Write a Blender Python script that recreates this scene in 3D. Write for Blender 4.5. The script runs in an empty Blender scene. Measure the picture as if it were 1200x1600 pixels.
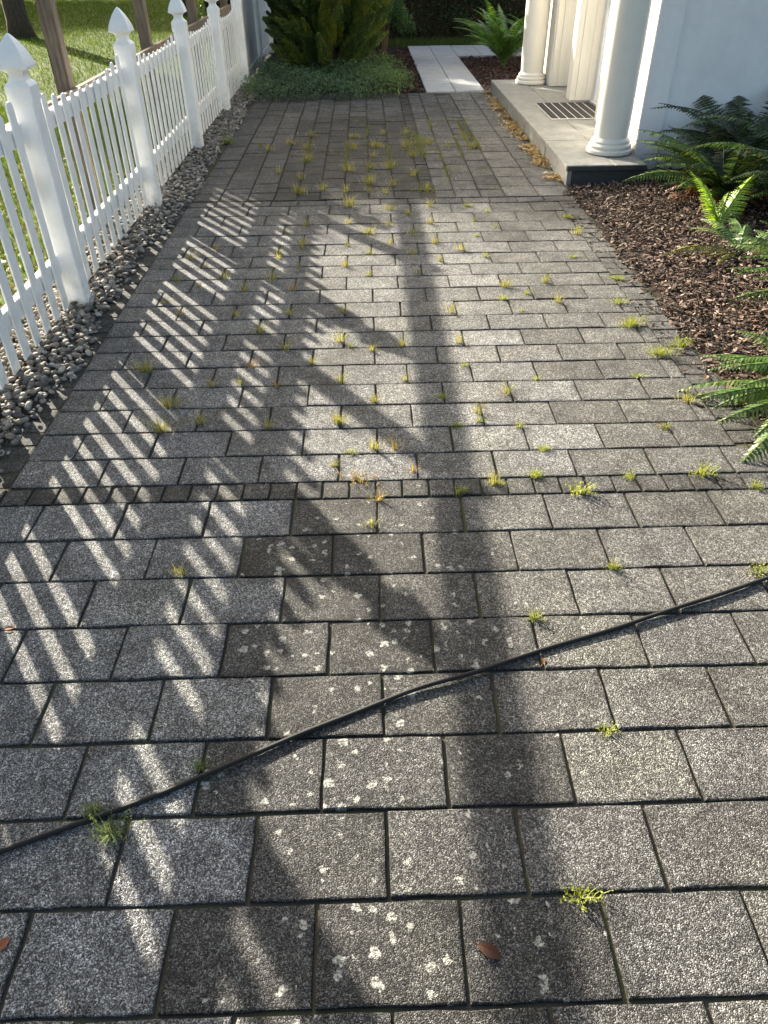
import bpy, math, random
import numpy as np
from mathutils import Matrix, Vector
rnd = random.Random(7)
rng = np.random.default_rng(7)
SC = bpy.context.scene
COL = SC.collection
PI = math.pi

# ---------------------------------------------------------------- camera
CAM_H, F_PX = 1.633, 1161.9
PITCH, YAW, ROLL = 0.66219, 0.01630, -0.01291
def cam_axes():
    cp, sp, cy, sy = math.cos(PITCH), math.sin(PITCH), math.cos(YAW), math.sin(YAW)
    f = Vector((sy * cp, cy * cp, -sp)); r = Vector((cy, -sy, 0)); u = r.cross(f)
    cr, sr = math.cos(ROLL), math.sin(ROLL)
    return cr * r + sr * u, -sr * r + cr * u, f
RX, UP, FW = cam_axes()
cd = bpy.data.cameras.new('camera'); cam = bpy.data.objects.new('camera', cd); COL.objects.link(cam)
cd.sensor_fit = 'VERTICAL'; cd.sensor_height = 24.0; cd.lens = F_PX / 1600 * 24.0
cd.clip_start = 0.05; cd.clip_end = 500
M = Matrix((RX, UP, -FW)).transposed().to_4x4(); M.translation = (0, 0, CAM_H)
cam.matrix_world = M
SC.camera = cam
def ground_at(px, py, z=0.0):            # photograph pixel -> point on the level z
    d = RX * ((px - 600) / F_PX) - UP * ((py - 800) / F_PX) + FW
    t = (z - CAM_H) / d.z
    return Vector((d.x * t, d.y * t, z))

# ---------------------------------------------------------------- sky, sun, exposure
SUN_EL = math.radians(21.5)
SUN_H = Vector((-0.566, 0.824, 0)).normalized()         # horizontal direction towards the sun
w = bpy.data.worlds.new('World'); SC.world = w; w.use_nodes = True
nt = w.node_tree; bg = nt.nodes['Background']
sky = nt.nodes.new('ShaderNodeTexSky'); sky.sky_type = 'NISHITA'; sky.sun_disc = False
sky.sun_elevation = SUN_EL; sky.sun_rotation = math.atan2(SUN_H.x, SUN_H.y)
sky.air_density = 1.0; sky.dust_density = 5.0; sky.ozone_density = 0.35
nt.links.new(sky.outputs[0], bg.inputs[0]); bg.inputs[1].default_value = 0.078
sl = bpy.data.lights.new('sun', 'SUN'); sun = bpy.data.objects.new('sun', sl); COL.objects.link(sun)
sl.energy = 5.0; sl.angle = math.radians(0.55); sl.color = (1.0, 0.90, 0.78)
sd = Vector((SUN_H.x * math.cos(SUN_EL), SUN_H.y * math.cos(SUN_EL), math.sin(SUN_EL)))
sun.rotation_euler = sd.to_track_quat('Z', 'Y').to_euler(); sun.location = (-5, 8, 8)
SC.view_settings.view_transform = 'Standard'; SC.view_settings.look = 'None'
SC.view_settings.gamma = 1.0; SC.view_settings.use_curve_mapping = False
SC.view_settings.exposure = 2.18
SC.view_settings.use_white_balance = True
SC.view_settings.white_balance_temperature = 6650; SC.view_settings.white_balance_tint = 5

# ---------------------------------------------------------------- helpers
def setp(o, **k):
    for a, b in k.items():
        if b is not None: o[a] = b
    return o
def empty(name, loc, label=None, category=None, group=None, rz=0):
    o = bpy.data.objects.new(name, None); COL.objects.link(o); o.location = loc; o.rotation_euler = (0, 0, rz)
    o.empty_display_size = 0.1
    return setp(o, label=label, category=category, group=group)
def obj(name, me, parent=None, loc=(0, 0, 0), rot=(0, 0, 0), scale=(1, 1, 1), **k):
    o = bpy.data.objects.new(name, me); COL.objects.link(o)
    o.location = loc; o.rotation_euler = rot; o.scale = scale
    if parent: o.parent = parent
    return setp(o, **k)
class MB:
    """collects polygons for one mesh"""
    def __init__(s): s.v = []; s.f = []; s.c = []
    def add(s, vs, fs, col=None):
        b = len(s.v); s.v += [tuple(p) for p in vs]; s.f += [tuple(b + i for i in f) for f in fs]
        s.c += [col or (1, 1, 1)] * len(vs)
    def box(s, x0, x1, y0, y1, z0, z1, ch=0.0, col=None):
        if ch <= 0:
            v = [(x, y, z) for z in (z0, z1) for y in (y0, y1) for x in (x0, x1)]
            s.add(v, [(0, 2, 3, 1), (4, 5, 7, 6), (0, 1, 5, 4), (2, 6, 7, 3), (0, 4, 6, 2), (1, 3, 7, 5)], col); return
        # chamfered box: three scaled shells
        V = []; 
        for (dx, dy, dz) in ((ch, ch, 0), (0, ch, ch), (ch, 0, ch)):
            for z in (z0 + dz, z1 - dz):
                for y in (y0 + dy, y1 - dy):
                    for x in (x0 + dx, x1 - dx): V.append((x, y, z))
        Z, X, Y = 0, 8, 16
        def id_(b, x, y, z): return b + x + 2 * y + 4 * z
        F = [[id_(Z, 0, 0, 0), id_(Z, 0, 1, 0), id_(Z, 1, 1, 0), id_(Z, 1, 0, 0)], [id_(Z, 0, 0, 1), id_(Z, 1, 0, 1), id_(Z, 1, 1, 1), id_(Z, 0, 1, 1)],
             [id_(X, 0, 0, 0), id_(X, 0, 0, 1), id_(X, 0, 1, 1), id_(X, 0, 1, 0)], [id_(X, 1, 0, 0), id_(X, 1, 1, 0), id_(X, 1, 1, 1), id_(X, 1, 0, 1)],
             [id_(Y, 0, 0, 0), id_(Y, 1, 0, 0), id_(Y, 1, 0, 1), id_(Y, 0, 0, 1)], [id_(Y, 0, 1, 0), id_(Y, 0, 1, 1), id_(Y, 1, 1, 1), id_(Y, 1, 1, 0)]]
        for a in (0, 1):
            for b in (0, 1):
                F.append([id_(Z, a, 0, b), id_(Z, a, 1, b), id_(X, a, 1, b), id_(X, a, 0, b)])
                F.append([id_(Z, 0, a, b), id_(Z, 1, a, b), id_(Y, 1, a, b), id_(Y, 0, a, b)])
                F.append([id_(X, a, b, 0), id_(X, a, b, 1), id_(Y, a, b, 1), id_(Y, a, b, 0)])
                for c in (0, 1): F.append([id_(X, a, b, c), id_(Y, a, b, c), id_(Z, a, b, c)])
        s.add(V, F, col)
    def loft(s, rings, cap=True, col=None):
        n = len(rings[0]); V = [p for r in rings for p in r]; F = []
        for i in range(len(rings) - 1):
            for j in range(n):
                k = (j + 1) % n; F.append((i * n + j, i * n + k, (i + 1) * n + k, (i + 1) * n + j))
        if cap: F.append(tuple(range(n - 1, -1, -1))); F.append(tuple((len(rings) - 1) * n + j for j in range(n)))
        s.add(V, F, col)
    def lathe(s, prof, cx, cy, n=40, square=False):
        rings = []
        for r, z in prof:
            if square: rings.append([(cx + a * r, cy + b * r, z) for a, b in ((-1, -1), (1, -1), (1, 1), (-1, 1))])
            else: rings.append([(cx + r * math.cos(2 * PI * j / n), cy + r * math.sin(2 * PI * j / n), z) for j in range(n)])
        s.loft(rings)
    def tube(s, pts, rads, n=8, col=None):
        pts = [Vector(p) for p in pts]; rings = []
        for i, p in enumerate(pts):
            t = (pts[min(i + 1, len(pts) - 1)] - pts[max(i - 1, 0)]).normalized()
            a = t.orthogonal().normalized() if abs(t.z) > .9 else t.cross(Vector((0, 0, 1))).normalized()
            b = t.cross(a); r = rads[i] if hasattr(rads, '__len__') else rads
            rings.append([p + r * (a * math.cos(2 * PI * j / n) + b * math.sin(2 * PI * j / n)) for j in range(n)])
        s.loft(rings, col=col)
    def mesh(s, name, mat=None, smooth=False, fix=True):
        me = bpy.data.meshes.new(name); me.from_pydata([tuple(p) for p in s.v], [], s.f)
        ca = me.color_attributes.new('Col', 'FLOAT_COLOR', 'POINT')
        arr = np.ones((len(s.v), 4), 'f'); arr[:, :3] = np.array(s.c, 'f') if len(s.c) else 1
        ca.data.foreach_set('color', arr.ravel())
        if mat: me.materials.append(mat)
        if fix:
            import bmesh
            bm = bmesh.new(); bm.from_mesh(me); bmesh.ops.recalc_face_normals(bm, faces=bm.faces); bm.to_mesh(me); bm.free()
        if smooth:
            me.polygons.foreach_set('use_smooth', [True] * len(me.polygons))
            if smooth != 'all': me.set_sharp_from_angle(angle=math.radians(38))
        me.update(); return me
    def build(s, name, mat=None, parent=None, smooth=False, **k):
        return obj(name, s.mesh(name, mat, smooth), parent, **k)
def quads(name, P, A, B, col, mat, shape='diamond'):
    """many small leaves in one mesh (numpy): centre P, half-length vector A, half-width vector B"""
    n = len(P)
    if shape == 'diamond':
        V = np.stack([P - A, P + B - A * .1, P + A, P - B - A * .1], 1).reshape(-1, 3); k = 4
    else:                                                    # blade: triangle with base B and tip A
        V = np.stack([P - B, P + B, P + A], 1).reshape(-1, 3); k = 3
    me = bpy.data.meshes.new(name)
    me.vertices.add(n * k); me.vertices.foreach_set('co', V.astype('f').ravel())
    me.loops.add(n * k); me.loops.foreach_set('vertex_index', np.arange(n * k, dtype='i'))
    me.polygons.add(n); me.polygons.foreach_set('loop_start', np.arange(0, n * k, k, dtype='i'))
    try: me.polygons.foreach_set('loop_total', np.full(n, k, dtype='i'))
    except Exception: pass
    me.update(calc_edges=True); me.validate()
    ca = me.color_attributes.new('Col', 'FLOAT_COLOR', 'POINT')
    c = np.ones((n, k, 4), 'f'); c[:, :, :3] = np.asarray(col)[:, None, :]
    ca.data.foreach_set('color', c.ravel()); me.materials.append(mat); return me
def unit(a): return a / (np.linalg.norm(a, axis=-1, keepdims=True) + 1e-9)
def rand_dirs(n): return unit(rng.normal(size=(n, 3)))

# ---------------------------------------------------------------- materials
class Mat:
    def __init__(s, name, rough=0.8, spec=0.3):
        s.m = bpy.data.materials.new(name); s.m.use_nodes = True; s.t = s.m.node_tree
        s.b = s.t.nodes['Principled BSDF']; s.b.inputs['Roughness'].default_value = rough
        s.b.inputs['Specular IOR Level'].default_value = spec; s.co = None
    def n(s, typ, **k):
        x = s.t.nodes.new(typ)
        for a, b in k.items():
            if a in x.inputs: s.inp(x.inputs[a], b)
            else: setattr(x, a, b)
        return x
    def inp(s, i, v):
        if isinstance(v, bpy.types.NodeSocket): s.t.links.new(v, i)
        else: i.default_value = v
    def pos(s):
        if not s.co: s.co = s.n('ShaderNodeNewGeometry').outputs['Position']
        return s.co
    def noise(s, scale, detail=4, rough=.6, vec=None):
        x = s.n('ShaderNodeTexNoise', Scale=scale, Detail=detail, Roughness=rough); s.inp(x.inputs['Vector'], vec or s.pos()); return x.outputs['Fac']
    def voro(s, scale, vec=None, rand=1.0, dim='3D'):
        x = s.n('ShaderNodeTexVoronoi', Scale=scale, Randomness=rand, voronoi_dimensions=dim); s.inp(x.inputs['Vector'], vec or s.pos()); return x
    def ramp(s, fac, *stops, interp='LINEAR'):
        x = s.n('ShaderNodeValToRGB'); e = x.color_ramp.elements; x.color_ramp.interpolation = interp
        while len(e) < len(stops): e.new(.5)
        for el, (p, c) in zip(e, stops):
            el.position = p; el.color = (*c, 1) if hasattr(c, '__len__') else (c, c, c, 1)
        s.inp(x.inputs['Fac'], fac); return x.outputs['Color']
    def math(s, op, a, b=0.0):
        x = s.n('ShaderNodeMath', operation=op); s.inp(x.inputs[0], a); s.inp(x.inputs[1], b); return x.outputs[0]
    def mix(s, fac, a, b, mode='MIX'):
        x = s.n('ShaderNodeMix', data_type='RGBA', blend_type=mode)
        s.inp(x.inputs[0], fac)
        for i, v in ((6, a), (7, b)): s.inp(x.inputs[i], v if isinstance(v, bpy.types.NodeSocket) else (*v, 1) if len(v) == 3 else v)
        return x.outputs[2]
    def color(s, v): s.inp(s.b.inputs['Base Color'], v if isinstance(v, bpy.types.NodeSocket) else (*v, 1)); return s
    def bump(s, h, strength=.5, dist=.01):
        x = s.n('ShaderNodeBump', Strength=strength, Distance=dist, Height=h); s.t.links.new(x.outputs[0], s.b.inputs['Normal']); return s
    def attr(s): return s.n('ShaderNodeAttribute', attribute_name='Col').outputs['Color']
    def objcol(s):
        i = s.n('ShaderNodeObjectInfo'); x = s.n('ShaderNodeSeparateColor'); s.t.links.new(i.outputs['Color'], x.inputs[0])
        return x.outputs[0], x.outputs[1], x.outputs[2], i.outputs['Random']

def paver_material():
    m = Mat('exposed_aggregate', .85, .25)
    tone, lich, warm, rn = m.objcol()
    v = m.voro(400)
    cell = m.n('ShaderNodeSeparateColor'); m.t.links.new(v.outputs['Color'], cell.inputs[0])
    grain = m.ramp(cell.outputs[0], (0, .027), (.38, .068), (.66, .146), (.86, .27), (1, .42))
    v2 = m.voro(120); cell2 = m.n('ShaderNodeSeparateColor'); m.t.links.new(v2.outputs['Color'], cell2.inputs[0])
    grain2 = m.ramp(cell2.outputs[1], (0, .7), (.6, .95), (1, 1.45))
    c = m.mix(1.0, grain, grain2, 'MULTIPLY')
    tint = m.mix(warm, (.985, 1.0, 1.03), (1.03, .995, .93))
    c = m.mix(1.0, c, tint, 'MULTIPLY')
    mott = m.mix(1.0, m.ramp(m.noise(9, 5, .7), (.28, .55), (.5, .98), (.75, 1.3)), m.ramp(m.noise(2.6, 4, .6), (.3, .72), (.55, 1.05), (.75, 1.2)), 'MULTIPLY')
    c = m.mix(1.0, c, mott, 'MULTIPLY')
    t = m.n('ShaderNodeCombineColor'); [m.t.links.new(tone, t.inputs[i]) for i in range(3)]
    c = m.mix(1.0, c, t.outputs[0], 'MULTIPLY'); 
    c = m.mix(m.ramp(m.noise(26, 4, .7), (.3, .25), (.6, 1)), c, m.mix(1.0, c, m.attr(), 'MULTIPLY'))   # dirt collected along the rims
    # pale lichen rosettes, where the stone carries them
    sc = m.n('ShaderNodeVectorMath', operation='ADD'); m.inp(sc.inputs[0], m.pos())
    nz = m.n('ShaderNodeTexNoise', Scale=75.0, Detail=4.0); m.inp(nz.inputs['Vector'], m.pos())
    off = m.n('ShaderNodeVectorMath', operation='SCALE'); m.inp(off.inputs[0], nz.outputs['Color']); off.inputs['Scale'].default_value = .034
    m.t.links.new(off.outputs[0], sc.inputs[1])
    lv = m.voro(27, sc.outputs[0], dim='2D'); lc = m.n('ShaderNodeSeparateColor'); m.t.links.new(lv.outputs['Color'], lc.inputs[0])
    size = m.math('MULTIPLY', m.math('SUBTRACT', m.math('MULTIPLY', lc.outputs[0], 1.0), m.math('SUBTRACT', 1.0, m.math('MULTIPLY', lich, .44))), .85)
    spot = m.math('MULTIPLY', m.math('SUBTRACT', size, lv.outputs['Distance']), 14.0)
    spot = m.n('ShaderNodeClamp', Value=spot).outputs[0]
    spot = m.math('MULTIPLY', spot, m.ramp(m.noise(130, 3), (.38, .15), (.6, 1)))
    c = m.mix(m.math('MULTIPLY', spot, .7), c, (.52, .52, .47))
    # fine greenish film
    film = m.ramp(m.noise(2.2, 3), (.5, 0), (.75, .28))
    c = m.mix(film, c, m.mix(1.0, c, (.95, 1.0, .72), 'MULTIPLY'))
    m.color(c)
    h = m.math('ADD', m.math('MULTIPLY', v.outputs['Distance'], -1.0), m.math('MULTIPLY', m.noise(60, 3), .35))
    m.bump(h, .55, .006); return m.m
def leaf_mat(name, trans=.35, rough=.5, spec=.3):
    m = Mat(name, rough, spec); c = m.attr(); m.color(c)
    tr = m.n('ShaderNodeBsdfTranslucent'); m.inp(tr.inputs['Color'], m.mix(1.0, c, (1.25, 1.2, .55), 'MULTIPLY'))
    mx = m.n('ShaderNodeMixShader'); mx.inputs[0].default_value = trans
    m.t.links.new(m.b.outputs[0], mx.inputs[1]); m.t.links.new(tr.outputs[0], mx.inputs[2])
    m.t.links.new(mx.outputs[0], m.t.nodes['Material Output'].inputs['Surface']); return m.m
def simple(name, col, rough=.6, spec=.3, var=.0, vs=8, bump=0, bs=80, bd=.002):
    m = Mat(name, rough, spec)
    if var: m.color(m.mix(1.0, (*col,), m.ramp(m.noise(vs, 5, .65), (.3, 1 - var), (.7, 1 + var * .4)), 'MULTIPLY'))
    else: m.color(col)
    if bump: m.bump(m.noise(bs, 4, .6), bump, bd)
    return m.m
def attr_mat(name, rough=.8, spec=.25, vs=60, var=.25, bump=.3, bs=150, bd=.003):
    m = Mat(name, rough, spec); m.color(m.mix(1.0, m.attr(), m.ramp(m.noise(vs, 4), (.3, 1 - var), (.7, 1 + var)), 'MULTIPLY'))
    m.bump(m.noise(bs, 3), bump, bd); return m.m
M_PAVER = paver_material()
M_LEAF = leaf_mat('leaf'); M_FERN = leaf_mat('fern_leaf', .3, .38, .45); M_GRASS = leaf_mat('grass_blade', .36, .65, .12)
M_CONIF = leaf_mat('conifer_needle', .22, .6, .2)
def m_vinyl():
    m = Mat('white_vinyl', .42, .4); sp = m.n('ShaderNodeSeparateXYZ'); m.inp(sp.inputs[0], m.pos())
    c = m.mix(1.0, (.86, .865, .87), m.ramp(m.noise(6, 6, .75), (.3, .9), (.6, 1.0)), 'MULTIPLY')
    band = m.math('MULTIPLY', m.ramp(sp.outputs[2], (0, 1), (.22, .35), (.5, 0)), m.ramp(m.noise(14, 5, .7), (.42, 0), (.7, .75)))
    c = m.mix(band, c, (.36, .36, .25)); m.color(c); m.bump(m.noise(30, 3), .04, .002); return m.m
M_VINYL = m_vinyl()
def m_stucco():
    m = Mat('white_stucco', .9, .2); sp = m.n('ShaderNodeSeparateXYZ'); m.inp(sp.inputs[0], m.pos())
    c = m.mix(1.0, (.80, .80, .80), m.ramp(m.noise(2.2, 6, .7), (.3, .88), (.65, 1.02)), 'MULTIPLY')
    mp = m.n('ShaderNodeMapping'); m.inp(mp.inputs[0], m.pos()); mp.inputs['Scale'].default_value = (9, 9, .7)
    c = m.mix(1.0, c, m.ramp(m.noise(1.0, 4, .6, mp.outputs[0]), (.35, .97), (.6, 1.0)), 'MULTIPLY')
    band = m.math('MULTIPLY', m.ramp(sp.outputs[2], (0, 1), (.15, .5), (.4, 0)), m.ramp(m.noise(11, 5, .7), (.35, .1), (.7, .8)))
    c = m.mix(band, c, (.33, .30, .25)); m.color(c)
    h = m.math('ADD', m.noise(70, 5, .7), m.math('MULTIPLY', m.noise(9, 3), .6)); m.bump(h, .45, .006); return m.m
M_STUCCO = m_stucco()
M_TRIM = simple('cream_trim_paint', (.72, .69, .62), .5, .35, .05, 4, .08, 60, .002)
M_DOOR = simple('white_door_paint', (.80, .81, .82), .35, .4, .03, 5)
M_GLASS = simple('door_glass', (.10, .13, .16), .06, .6)
M_METAL = simple('brushed_metal', (.55, .55, .54), .3, .5)
M_SLATE = simple('dark_slate', (.045, .05, .055), .6, .4, .3, 14, .3, 60, .003)
M_MATD = simple('mat_bristle', (.05, .05, .053), .95, .1, .4, 120, .6, 400, .003)
M_MATL = simple('mat_aluminium', (.74, .72, .67), .5, .4)
M_HOSE = simple('black_rubber', (.016, .016, .016), .7, .25, .2, 30)
M_SOIL = simple('dark_soil', (.035, .028, .022), .95, .1, .4, 20, .6, 90, .01)
M_DARKMETAL = simple('galvanised_nail', (.35, .35, .35), .5, .4)
def m_joint():
    m = Mat('joint_sand', .95, .1)
    m.color(m.mix(m.ramp(m.noise(7, 4), (.48, 0), (.62, .75)), (.06, .053, .043), (.075, .08, .035))); m.bump(m.noise(120, 3), .6, .006); return m.m
def m_stone():
    m = Mat('porch_granite', .8, .3)
    c = m.ramp(m.noise(160, 4, .7), (.3, (.19, .19, .18)), (.5, (.28, .28, .265)), (.7, (.385, .38, .355)))
    c = m.mix(1.0, c, m.ramp(m.noise(7, 6, .75), (.3, .68), (.7, 1.12)), 'MULTIPLY'); m.color(c); m.bump(m.noise(22, 8, .75), .9, .012); return m.m
def m_slab():
    m = Mat('path_concrete', .8, .25); c = m.ramp(m.noise(6, 6, .7), (.3, (.30, .31, .32)), (.7, (.41, .42, .43))); m.color(c); m.bump(m.noise(90, 4), .2, .003); return m.m
def m_wood():
    m = Mat('weathered_wood', .85, .2); mp = m.n('ShaderNodeMapping'); m.inp(mp.inputs[0], m.pos()); mp.inputs['Scale'].default_value = (14, 14, 1.2)
    n = m.noise(3.5, 6, .7, mp.outputs[0]); m.color(m.ramp(n, (.3, (.075, .058, .045)), (.5, (.15, .12, .095)), (.72, (.24, .20, .165)))); m.bump(n, .5, .006); return m.m
def m_bark():
    m = Mat('tree_bark', .9, .15); mp = m.n('ShaderNodeMapping'); m.inp(mp.inputs[0], m.pos()); mp.inputs['Scale'].default_value = (9, 9, 2.2)
    n = m.noise(2.5, 7, .75, mp.outputs[0]); m.color(m.ramp(n, (.3, (.03, .024, .018)), (.6, (.085, .066, .05)), (.8, (.15, .12, .09)))); m.bump(n, .9, .03); return m.m
def m_lawn():
    m = Mat('lawn_soil_grass', .95, .1)
    m.color(m.mix(m.ramp(m.noise(1.3, 5, .7), (.42, 0), (.6, 1)), (.036, .06, .015), (.066, .098, .02))); m.bump(m.noise(60, 4), .8, .02); return m.m
M_JOINT, M_STONE, M_SLAB, M_WOOD, M_BARK, M_LAWN = m_joint(), m_stone(), m_slab(), m_wood(), m_bark(), m_lawn()
M_PEB = attr_mat('river_pebble', .8, .2, 50, .22, .15, 200, .002)
def m_peb_obj():
    m = Mat('river_pebble_single', .8, .2); i = m.n('ShaderNodeObjectInfo')
    m.color(m.mix(1.0, i.outputs['Color'], m.ramp(m.noise(50, 4), (.3, .78), (.7, 1.22)), 'MULTIPLY')); m.bump(m.noise(200, 3), .15, .002); return m.m
M_PEB1 = m_peb_obj()
M_CHIP = attr_mat('bark_chip', .85, .25, 70, .3, .5, 160, .004)
M_DRY = leaf_mat('dry_leaf', .2, .7, .2)

def sheet(name, x0, x1, y0, y1, z, mat, parent=None, **k):
    b = MB(); b.add([(x0, y0, z), (x1, y0, z), (x1, y1, z), (x0, y1, z)], [(0, 1, 2, 3)])
    return obj(name, b.mesh(name, mat, fix=False), parent, **k)

# ================================================================ SETTING
sheet('ground', -150, 150, -150, 150, -.06, M_SOIL, kind='structure')
FX = -1.64                                                # fence line
X_L, X_R = -1.37, 1.60                                    # driveway edges

# ---- driveway
drive = sheet('driveway', -1.62, 1.75, -.2, 6.06, -.009, M_JOINT, kind='structure')
court = sheet('forecourt_paving', -1.52, 1.63, 6.06, 10.86, -.009, M_JOINT, kind='structure')
def slab_mesh(name, lx, ly, h=.05, ch=.0036, jit=.0019, mat=M_PAVER, nx=4, ny=3):
    b = MB(); per = []
    hx, hy = lx / 2, ly / 2
    for i in range(nx): per.append((-hx + lx * i / nx, -hy))
    for i in range(ny): per.append((hx, -hy + ly * i / ny))
    for i in range(nx): per.append((hx - lx * i / nx, hy))
    for i in range(ny): per.append((-hx, hy - ly * i / ny))
    per = [(x + rnd.uniform(-jit, jit), y + rnd.uniform(-jit, jit)) for x, y in per]
    def ring(d, z, j):
        o = []
        for x, y in per:
            k = d + rnd.uniform(-j, j)
            o.append((x - math.copysign(min(k, abs(x)), x) * (abs(x) > hx * .9), y - math.copysign(min(k, abs(y)), y) * (abs(y) > hy * .9), z + rnd.uniform(-1, 1) * min(j, .0012) * .4))
        return o
    b.loft([ring(0, -h, 0), ring(0, -ch, jit * .5), ring(ch * .45, -ch * .3, .0006), ring(ch * 1.3, 0, .0012), ring(.022, .0004, .006)], cap=False)
    n = len(per); b.f.append(tuple(range(4 * n, 5 * n)))
    b.c = [(.45,) * 3] * (2 * n) + [(.62,) * 3] * n + [(.78,) * 3] * n + [(1, 1, 1)] * n
    return b.mesh(name, mat)
GAP = .0068
def variants(name, lx, ly, n=5, **k): return [slab_mesh(name, lx, ly, **k) for _ in range(n)]
V_FRONT = variants('paver', .303 - GAP, .205 - GAP, 6)
_cache = {}
def paver(parent, name, x0, x1, y0, y1, tone, lich, warm, g=GAP, z=0.0):
    lx, ly = x1 - x0 - g, y1 - y0 - g
    key = (name, round(lx, 2), round(ly, 2))
    if key not in _cache: _cache[key] = [slab_mesh(name, round(lx, 2), round(ly, 2), nx=max(2, round(lx / .07)), ny=max(2, round(ly / .07))) for _ in range(3)]
    me = rnd.choice(_cache[key])
    o = obj(name, me, parent, ((x0 + x1) / 2 + rnd.uniform(-.0015, .0015), (y0 + y1) / 2 + rnd.uniform(-.0015, .0015), z + max(-.003, min(.002, rnd.gauss(-.0005, .001)))),
            (rnd.gauss(0, .005), rnd.gauss(0, .005), rnd.gauss(0, .003) + rnd.choice((0, PI))), (lx / round(lx, 2), ly / round(ly, 2), 1))
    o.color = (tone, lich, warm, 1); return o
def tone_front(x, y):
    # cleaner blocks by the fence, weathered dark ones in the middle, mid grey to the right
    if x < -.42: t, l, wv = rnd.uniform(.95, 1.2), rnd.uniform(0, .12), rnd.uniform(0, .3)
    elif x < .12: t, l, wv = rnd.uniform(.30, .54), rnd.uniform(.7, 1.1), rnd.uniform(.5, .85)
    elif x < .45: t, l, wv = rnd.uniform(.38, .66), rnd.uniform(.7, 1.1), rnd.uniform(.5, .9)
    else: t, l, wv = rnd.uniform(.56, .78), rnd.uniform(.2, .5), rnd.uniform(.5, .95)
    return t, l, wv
SPECIAL = {}
for r in range(0, 10):                                    # front field, half bond
    y1 = 2.182 - .2051 * r; y0 = y1 - .2051
    if y1 < .15: break
    x = (-1.2 if r % 2 == 0 else -1.05) - .3029 * 2
    lim = .35 + .62 * y1 + .45
    while x < 1.75:
        if x + .303 > -lim and x < lim + .05:
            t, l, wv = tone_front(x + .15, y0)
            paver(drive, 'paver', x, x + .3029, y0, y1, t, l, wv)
        x += .3029
x = -1.47
while x < 1.74:                                           # the course of small setts
    paver(drive, 'sett', x, x + .0985, 2.184, 2.288, rnd.uniform(.38, .6), rnd.uniform(.2, .5) if -.5 < x < .3 else .15, rnd.uniform(.4, 1))
    x += .0985
YR = [2.29, 2.475, 2.668, 2.860, 3.053, 3.246, 3.430, 3.615, 3.803, 4.005, 4.205, 4.400, 4.592, 4.787, 4.995, 5.212, 5.432, 5.665, 5.90]
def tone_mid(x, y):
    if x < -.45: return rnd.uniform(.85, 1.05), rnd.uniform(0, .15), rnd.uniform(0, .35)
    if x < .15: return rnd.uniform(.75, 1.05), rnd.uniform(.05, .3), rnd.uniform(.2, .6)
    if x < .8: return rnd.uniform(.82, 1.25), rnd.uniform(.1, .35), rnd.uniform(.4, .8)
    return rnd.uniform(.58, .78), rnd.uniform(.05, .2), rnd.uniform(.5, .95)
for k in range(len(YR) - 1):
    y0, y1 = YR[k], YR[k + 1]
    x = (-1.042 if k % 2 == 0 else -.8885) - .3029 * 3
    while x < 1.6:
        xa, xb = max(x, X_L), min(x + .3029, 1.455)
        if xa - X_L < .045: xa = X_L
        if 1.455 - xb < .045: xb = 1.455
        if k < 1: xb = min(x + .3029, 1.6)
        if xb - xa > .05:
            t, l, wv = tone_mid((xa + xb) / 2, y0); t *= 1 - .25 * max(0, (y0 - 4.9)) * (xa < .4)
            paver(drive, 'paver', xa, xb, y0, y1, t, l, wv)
        x += .3029
y = 2.30
while y < 5.95:                                           # small edging bricks along both sides
    paver(drive, 'edging_brick', X_L - .2, X_L, y, y + .0985, rnd.uniform(.3, .5), .05, rnd.uniform(.4, .9), z=-.006)
    if y > 2.47: paver(drive, 'edging_brick', 1.455, 1.60, y, y + .0985, rnd.uniform(.45, .7), .05, rnd.uniform(.5, 1), z=-.003)
    y += .0985
x = X_L
while x < 1.58:                                           # dark course where the laying pattern changes
    xb = min(x + .21, 1.6); paver(drive, 'edging_brick', x, xb, 5.905, 6.045, rnd.uniform(.5, .75), .1, rnd.uniform(.3, .8)); x = xb
# back field: blocks laid lengthwise, stacked in columns
BX = [-1.36, -1.15, -.93, -.725, -.55, -.37, -.18, .017, .213, .43]
def back_tone(x, y):  # tree shade painted into the rear block tones; middle patch also dirt and moss
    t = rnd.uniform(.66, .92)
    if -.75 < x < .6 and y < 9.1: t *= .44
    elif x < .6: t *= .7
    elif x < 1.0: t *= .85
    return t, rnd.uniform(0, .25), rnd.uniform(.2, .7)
YS = [6.055, 6.27, 7.65, 9.03, 10.84]
for (ya, yb) in zip(YS[:-1], YS[1:]):
    n = max(1, round((yb - ya) / .29)); d = (yb - ya) / n
    cols = list(zip(BX[:-1], BX[1:])) + [(.535, .69), (.69, .89), (.89, 1.08)]
    if (ya, yb) == (7.65, 9.03): cols[-1] = (.89, 1.0)
    for i, (xa, xb) in enumerate(cols):
        ys = [ya + d * j for j in range(n + 1)]
        if i % 2 and n > 2: ys = [ya] + [ya + d * (j + .5) for j in range(n)] + [yb]
        for a, b in zip(ys[:-1], ys[1:]):
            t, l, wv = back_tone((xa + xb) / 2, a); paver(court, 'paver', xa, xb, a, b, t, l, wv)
y = 6.055
while y < 10.8:                                           # right border blocks, narrow dark sett lines
    yb = min(y + .30, 10.84)
    paver(court, 'paver', 1.08, 1.34, y, yb, rnd.uniform(.85, 1.05), .1, rnd.uniform(.4, .8))
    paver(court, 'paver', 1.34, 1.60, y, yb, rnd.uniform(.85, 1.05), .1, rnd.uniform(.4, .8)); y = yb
y = 6.27
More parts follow.
